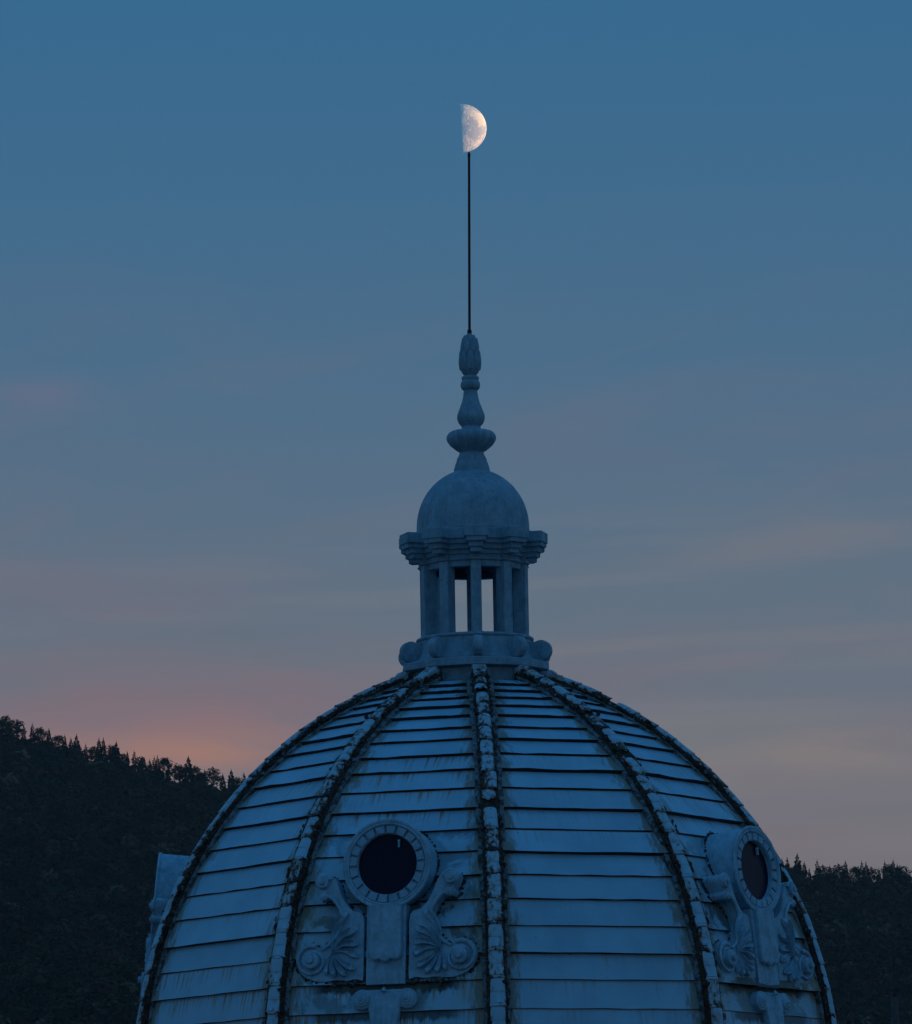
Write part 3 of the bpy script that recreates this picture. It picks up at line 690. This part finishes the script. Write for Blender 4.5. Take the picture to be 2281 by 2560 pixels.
def moss_mesh():
    rg = random.Random(5); m_ = MB(); ico = bmesh.new(); bmesh.ops.create_icosphere(ico, subdivisions=1, radius=1)
    iv = [v.co.copy() for v in ico.verts]; fi = [tuple(v.index for v in f_.verts) for f_ in ico.faces]; ico.free()
    Mx = Matrix.Rotation(R_(-5.8), 4, 'X')
    def depth(x, z):
        lo, hi = 0., 1.4
        for _ in range(24):
            y = (lo+hi)/2; p = Mx @ Vector((x, y, z)); zz = 19.36+p.z; rr = 5.075-p.y
            if zz > 22 or zz < 16.5: return None
            if rr > surf(ph_of(zz), .03)[0]: lo = y
            else: hi = y
        return lo
    pts = []
    for i in range(300):
        t = rg.uniform(0, 2*math.pi)
        if .3+.7*math.sin(t*2.3+.8)**2 < rg.random(): continue
        r = .660+abs(rg.gauss(0, .014)); pts.append((r*math.sin(t), r*math.cos(t)))
    ol = [RC(*p) for p in catmull(OUT, 3)]
    for i in range(430):
        q = rg.choice(ol); sx = rg.choice((-1, 1)); pts.append((sx*(q[0]+rg.gauss(-.004, .014)), q[1]+rg.gauss(-.012, .016)))
    for i in range(120): pts.append((rg.choice((-1, 1))*rg.uniform(.30, .36), rg.uniform(-1.75, -.7)))
    for i in range(150): pts.append((rg.uniform(-.95, .95), -1.75+rg.gauss(0, .025)))
    for x, z in pts:
        y = depth(x, z)
        if y is None: continue
        c = Vector((x, y, z)); sc_ = rg.uniform(.010, .030); m_.m = rg.choice((0, 0, 1))
        m_.add([tuple(c+Vector((q.x*rg.uniform(.7, 1.5), q.y*.7, q.z*rg.uniform(.6, 1.2)))*sc_) for q in iv], fi)
    return m_.mesh('moss_crust', [M_RIB, M_FLASH])
MOSS = moss_mesh()
for k in range(5):
    th = R_(DORM[k]); rr, zz = 5.075, 19.36
    dm = link('dormer', DRUM, building, (rr*math.sin(th), -rr*math.cos(th), zz), Euler((R_(-5.8), 0, th)))
    for j in range(20):
        link('ring_block', BLOCK, dm, None, (0, R_(18*j+6), 0))
    tag(link('moss_crust', MOSS, dm, None, None, (-1 if k % 2 else 1, 1, 1)), kind='stuff')
    link('window_pane', GLASS, dm); link('window_latch', LATCH, dm); link('scroll_bracket', BRL, dm); link('scroll_bracket', BRR, dm)
    link('apron_plate', APR, dm); link('tongue_panel', TON, dm); link('console', CON, dm)

# lantern -----------------------------------------------------------
def deca(r, z, k0=0, n=10): return [(r*math.sin(R_(A0+36*k+k0)), -r*math.cos(R_(A0+36*k+k0)), z) for k in range(n)]
lb = MB()
lb.loft([deca(1.06, 22.45), deca(1.06, 22.78)])                                   # neck
lb.loft([deca(1.10, 22.775), deca(1.20, 22.80), deca(1.20, 22.905), deca(1.17, 22.925)])  # slab
lb.lathe([(1.02, 22.915), (1.02, 22.955), (.985, 22.97), (.955, 23.02), (.93, 23.06), (.905, 23.25), (.90, 23.287)], 80)
lantern = link('lantern', autosmooth(lb.mesh('lantern', M_STONE), 30), building)
tb = MB(); tb.lathe([(.78, 23.285), (.90, 23.285), (.925, 23.297), (.932, 23.315), (.925, 23.333), (.90, 23.345), (.60, 23.345)], 80)
link('base_ring', autosmooth(tb.mesh('base_ring', M_STONE), 40), lantern)
# volute consoles over each corner
vb = MB(); prof = []
for i in range(30):
    t = -math.pi*.5 + 2*math.pi*i/30; prof.append((.165*math.cos(t), .165*math.sin(t)))
for (r, hw) in ((.165, .068), (.135, .074)):
    vb.cyl((-hw, -1.085, 23.10), r, (1, 0, 0), hw*2, 30, bev=.012)
vb.cyl((-.079, -1.085, 23.10), .135*.72, (1, 0, 0), .158, 26, bev=.008); vb.cyl((-.086, -1.085, 23.10), .05, (1, 0, 0), .172, 18, bev=.008)
vb.box(-.065, .065, -1.07, -.86, 22.95, 23.24)
VOL = autosmooth(vb.mesh('volute_console', M_STONE), 30)
pb = MB()
pb.box(-.082, .082, -.868, -.655, 23.33, 24.49)                                    # shaft
pb.box(-.10, .10, -.855, -.64, 23.325, 23.36)
PIL = pb.mesh('pillar', M_STONE)
cb = MB(); cb.box(-.094, .094, -.882, -.62, 24.475, 24.49); cb.box(-.105, .105, -.897, -.61, 24.49, 24.525); cb.box(-.092, .092, -.88, -.62, 24.525, 24.565)
cb.box(-.085, .085, -.87, -.62, 24.565, 24.62)
bmc = bmesh.new(); CAPI = cb.mesh('capital', M_STONE); bmc.from_mesh(CAPI); bmesh.ops.bevel(bmc, geom=bmc.edges[:], offset=.010, segments=2, affect='EDGES', clamp_overlap=True); bmc.to_mesh(CAPI); bmc.free()
bmc = bmesh.new(); bmc.from_mesh(PIL); bmesh.ops.bevel(bmc, geom=bmc.edges[:], offset=.008, segments=1, affect='EDGES', clamp_overlap=True); bmc.to_mesh(PIL); bmc.free()
for k in range(10):
    th = R_(A0+36*k)
    link('volute_console', VOL, lantern, None, (0, 0, th)); link('pillar', PIL, lantern, None, (0, 0, th)); link('capital', CAPI, lantern, None, (0, 0, th))
# lintel ring with moulding, between the pillars
kb = MB()
kb.lathe([(.66, 24.40), (.80, 24.40), (.80, 24.485), (.83, 24.495), (.84, 24.51), (.83, 24.525), (.80, 24.535), (.80, 24.62), (.66, 24.62)], 60, caps=False)
link('lintel_ring', autosmooth(kb.mesh('lintel_ring', M_STONE), 30), lantern)
ib = MB(); ib.lathe([(.70, 24.60), (.70, 24.66)], 40); link('ceiling', ib.mesh('ceiling', M_DARK), lantern)
# entablature: stepped courses that break forward above every pillar
def course(m_, r_in, r_out, z0, z1, hw, ch=.012):
    """plan outline with ten projecting blocks"""
    def plan(dr):
        P = []
        for k in range(10):
            c = R_(A0+36*k); ro, ri, h = r_out+dr, r_in+dr, hw+dr
            e = Vector((math.cos(c), math.sin(c))); n_ = Vector((math.sin(c), -math.cos(c)))
            for s_, q in ((-h, ri), (-h, ro), (h, ro), (h, ri)): P.append(n_*q + e*s_)
            c2 = c + R_(18); n2 = Vector((math.sin(c2), -math.cos(c2)))
            # keep the run between blocks as a rounded wall
            for dt in (-6, 0, 6):
                c3 = c2 + R_(dt); P.append(Vector((math.sin(c3), -math.cos(c3)))*math.hypot(ri, h)*.995)
        return P
    m_.loft([[(p.x, p.y, z0) for p in plan(-ch)], [(p.x, p.y, z0+ch) for p in plan(0)], [(p.x, p.y, z1-ch*.6) for p in plan(0)], [(p.x, p.y, z1) for p in plan(-ch*.6)]])
eb = MB()
course(eb, .83, 1.045, 24.590, 24.668, .085, .006); course(eb, .87, 1.09, 24.664, 24.752, .115, .006); course(eb, .91, 1.15, 24.748, 24.822, .155, .006); course(eb, .94, 1.17, 24.818, 24.985, .190, .008)
link('entablature', autosmooth(eb.mesh('entablature', M_STONE), 12), lantern)
# little cupola
qb = MB(); pr = [(.93, 24.98), (.93, 25.03), (.91, 25.035), (.895, 25.04), (.893, 25.12)]
for i in range(1, 19):
    t = math.pi/2*i/19.5; pr.append((.893*math.cos(t), 25.12+.945*math.sin(t)))
qb.lathe(pr, 72); CUP = link('cupola', autosmooth(qb.mesh('cupola', M_STONE), 30), lantern)
# finial -----------------------------------------------------------
fb = MB(); K = 1.77e-3
fb.lathe([(.285, 25.99), (.285, 26.06), (.272, 26.10), (.255, 26.16), (.245, 26.17), (.238, 26.21), (.225, 26.25), (.205, 26.272), (.20, 26.30), (.18, 26.33)], 56)
finial = link('finial', autosmooth(fb.mesh('finial', M_STONE), 30), building)
def gad(t, r, z): return 1 + .17*(abs(math.cos(8*(t)))**.55-.7)*max(0, min(1, (r-.15)/.1))
bb = MB(); bb.lathe([(.17, 26.31), (.185, 26.33), (.25, 26.38), (.32, 26.44), (.365, 26.51), (.378, 26.555), (.37, 26.60), (.345, 26.645), (.30, 26.67), (.22, 26.682), (.16, 26.685)], 140, gad)
link('gadrooned_bowl', autosmooth(bb.mesh('gadrooned_bowl', M_STONE), 50), finial)
zb = MB(); zb.lathe([(.17, 26.68), (.172, 26.70), (.155, 26.715), (.148, 26.745), (.165, 26.765), (.20, 26.81), (.218, 26.86), (.222, 26.90), (.215, 26.945), (.195, 27.0), (.168, 27.07), (.142, 27.14), (.122, 27.22), (.110, 27.30), (.106, 27.345)], 48)
link('vase_stem', autosmooth(zb.mesh('vase_stem', M_STONE), 40), finial)
rb = MB(); rb.lathe([(.10, 27.335), (.125, 27.342), (.148, 27.37), (.157, 27.41), (.152, 27.455), (.136, 27.485), (.128, 27.495), (.134, 27.505), (.140, 27.525), (.136, 27.548), (.12, 27.56), (.10, 27.57)], 48)
link('collar_ring', autosmooth(rb.mesh('collar_ring', M_STONE), 40), finial)
ub = MB(); ub.lathe([(.09, 27.56), (.105, 27.585), (.138, 27.63), (.152, 27.68), (.150, 27.72), (.140, 27.80), (.137, 27.93), (.124, 27.96), (.120, 28.05), (.106, 28.14), (.06, 28.21), (.03, 28.26)], 48)
bud = link('leaf_bud', autosmooth(ub.mesh('leaf_bud', M_STONE), 40), finial)
def leaf_shape(h, wd, curl, name):
    m_ = MB(); rings = []
    for i in range(9):
        k = i/8; w_ = wd*(math.sin(math.pi*min(.96, .18+k*.80))**.7)*(1+.10*math.cos(k*22)); y = -(.012+.02*math.sin(k*math.pi)) - curl*max(0, k-.7)**1.5 + .012*k
        rings.append([(-w_, y+.016, h*k), (-w_*.5, y, h*k), (0, y-.010, h*k), (w_*.5, y, h*k), (w_, y+.016, h*k), (w_*.8, y+.034, h*k), (-w_*.8, y+.034, h*k)])
    m_.loft(rings); return autosmooth(m_.mesh(name, M_STONE), 45)
LF1 = leaf_shape(.31, .064, .05, 'leaf'); LF2 = leaf_shape(.27, .052, .04, 'leaf'); LF3 = leaf_shape(.17, .036, .03, 'leaf')
for tier, (LF, z, r, n_, off, tilt) in enumerate([(LF1, 27.66, .146, 8, 0, 0), (LF2, 27.90, .130, 8, 22.5, 3), (LF3, 28.06, .108, 7, 8, 12)]):
    for j in range(n_):
        t = R_(A0 + off + 360*j/n_); link('leaf', LF, bud, (r*math.sin(t), -r*math.cos(t), z), Euler((R_(-tilt), 0, t)))
ro = MB(); ro.cyl((0, 0, 0), .036, (0, 0, 1), .115, 14, bev=.006); ro.cyl((0, 0, .1), .0215, (0, 0, 1), 2.86, 10, .020); ro.cyl((0, 0, 2.93), .024, (0, 0, 1), .06, 12, bev=.006); ro.cyl((0, 0, 2.985), .022, (0, 0, 1), .035, 12, .010)
link('rod', autosmooth(ro.mesh('rod', M_IRON), 40), building, (0, 0, 28.2), (0, .045/3, 0))
# below the picture: cornice, drum and body of the building
def bodym(rings, name, mat): m_ = MB(); m_.loft(rings); return link(name, m_.mesh(name, mat), building)
bodym([deca(5.6, 15.75), deca(6.25, 15.9), deca(6.3, 16.1), deca(6.0, 16.2), deca(5.9, 16.395)], 'cornice', M_WALL)
bodym([deca(5.55, 10.4), deca(5.55, 15.76)], 'drum_wall', M_WALL)
wb = MB(); wb.box(-9, 9, -7.5, 14, -.05, 10); wb.box(-9.4, 9.4, -7.9, 14.4, 9.998, 10.45); link('wall', wb.mesh('wall', M_WALL), building)

M_STACK = make_stone_mat('stack_render', (.10, .10, .10), .3)
# ------------------------------------------------------------------ distant masonry stack with an aerial
sd = 320.; tx, te = px_dir(2237, 2490); sx, sz = tx*sd, CZ + te*sd
st = link('chimney_stack', None, None, (sx, sd-D, 0)); tag(st, 'slim pale grey stack with a thin dark aerial below the wooded hill', 'chimney')
s1 = MB(); s1.cyl((0, 0, -.3), .55, (0, 0, 1), sz+.3, 20, .235); link('shaft', autosmooth(s1.mesh('shaft', M_STACK), 40), st)
s2 = MB(); s2.cyl((0, 0, sz-.02), .17, (0, 0, 1), .28, 16, .15, bev=.02); link('cap', s2.mesh('cap', M_IRON), st)
s3 = MB(); s3.cyl((0, 0, sz+.24), .022, (0, 0, 1), 2.95, 8, .014); link('aerial', s3.mesh('aerial', M_IRON), st)

# ------------------------------------------------------------------ evening air
hz = MB(); hz.box(-41000, 41000, -41000, 41000, -1, 900)
hm = bpy.data.materials.new('evening_air'); hm.use_nodes = True; hm.node_tree.nodes.clear()
ho = hm.node_tree.nodes.new('ShaderNodeOutputMaterial'); hv_ = hm.node_tree.nodes.new('ShaderNodeVolumePrincipled')
hv_.inputs['Color'].default_value = (1.0, .86, .78, 1); hv_.inputs['Density'].default_value = 2.4e-5
hm.node_tree.links.new(hv_.outputs[0], ho.inputs['Volume'])
haze = link('haze', hz.mesh('haze', hm)); tag(haze, kind='stuff')
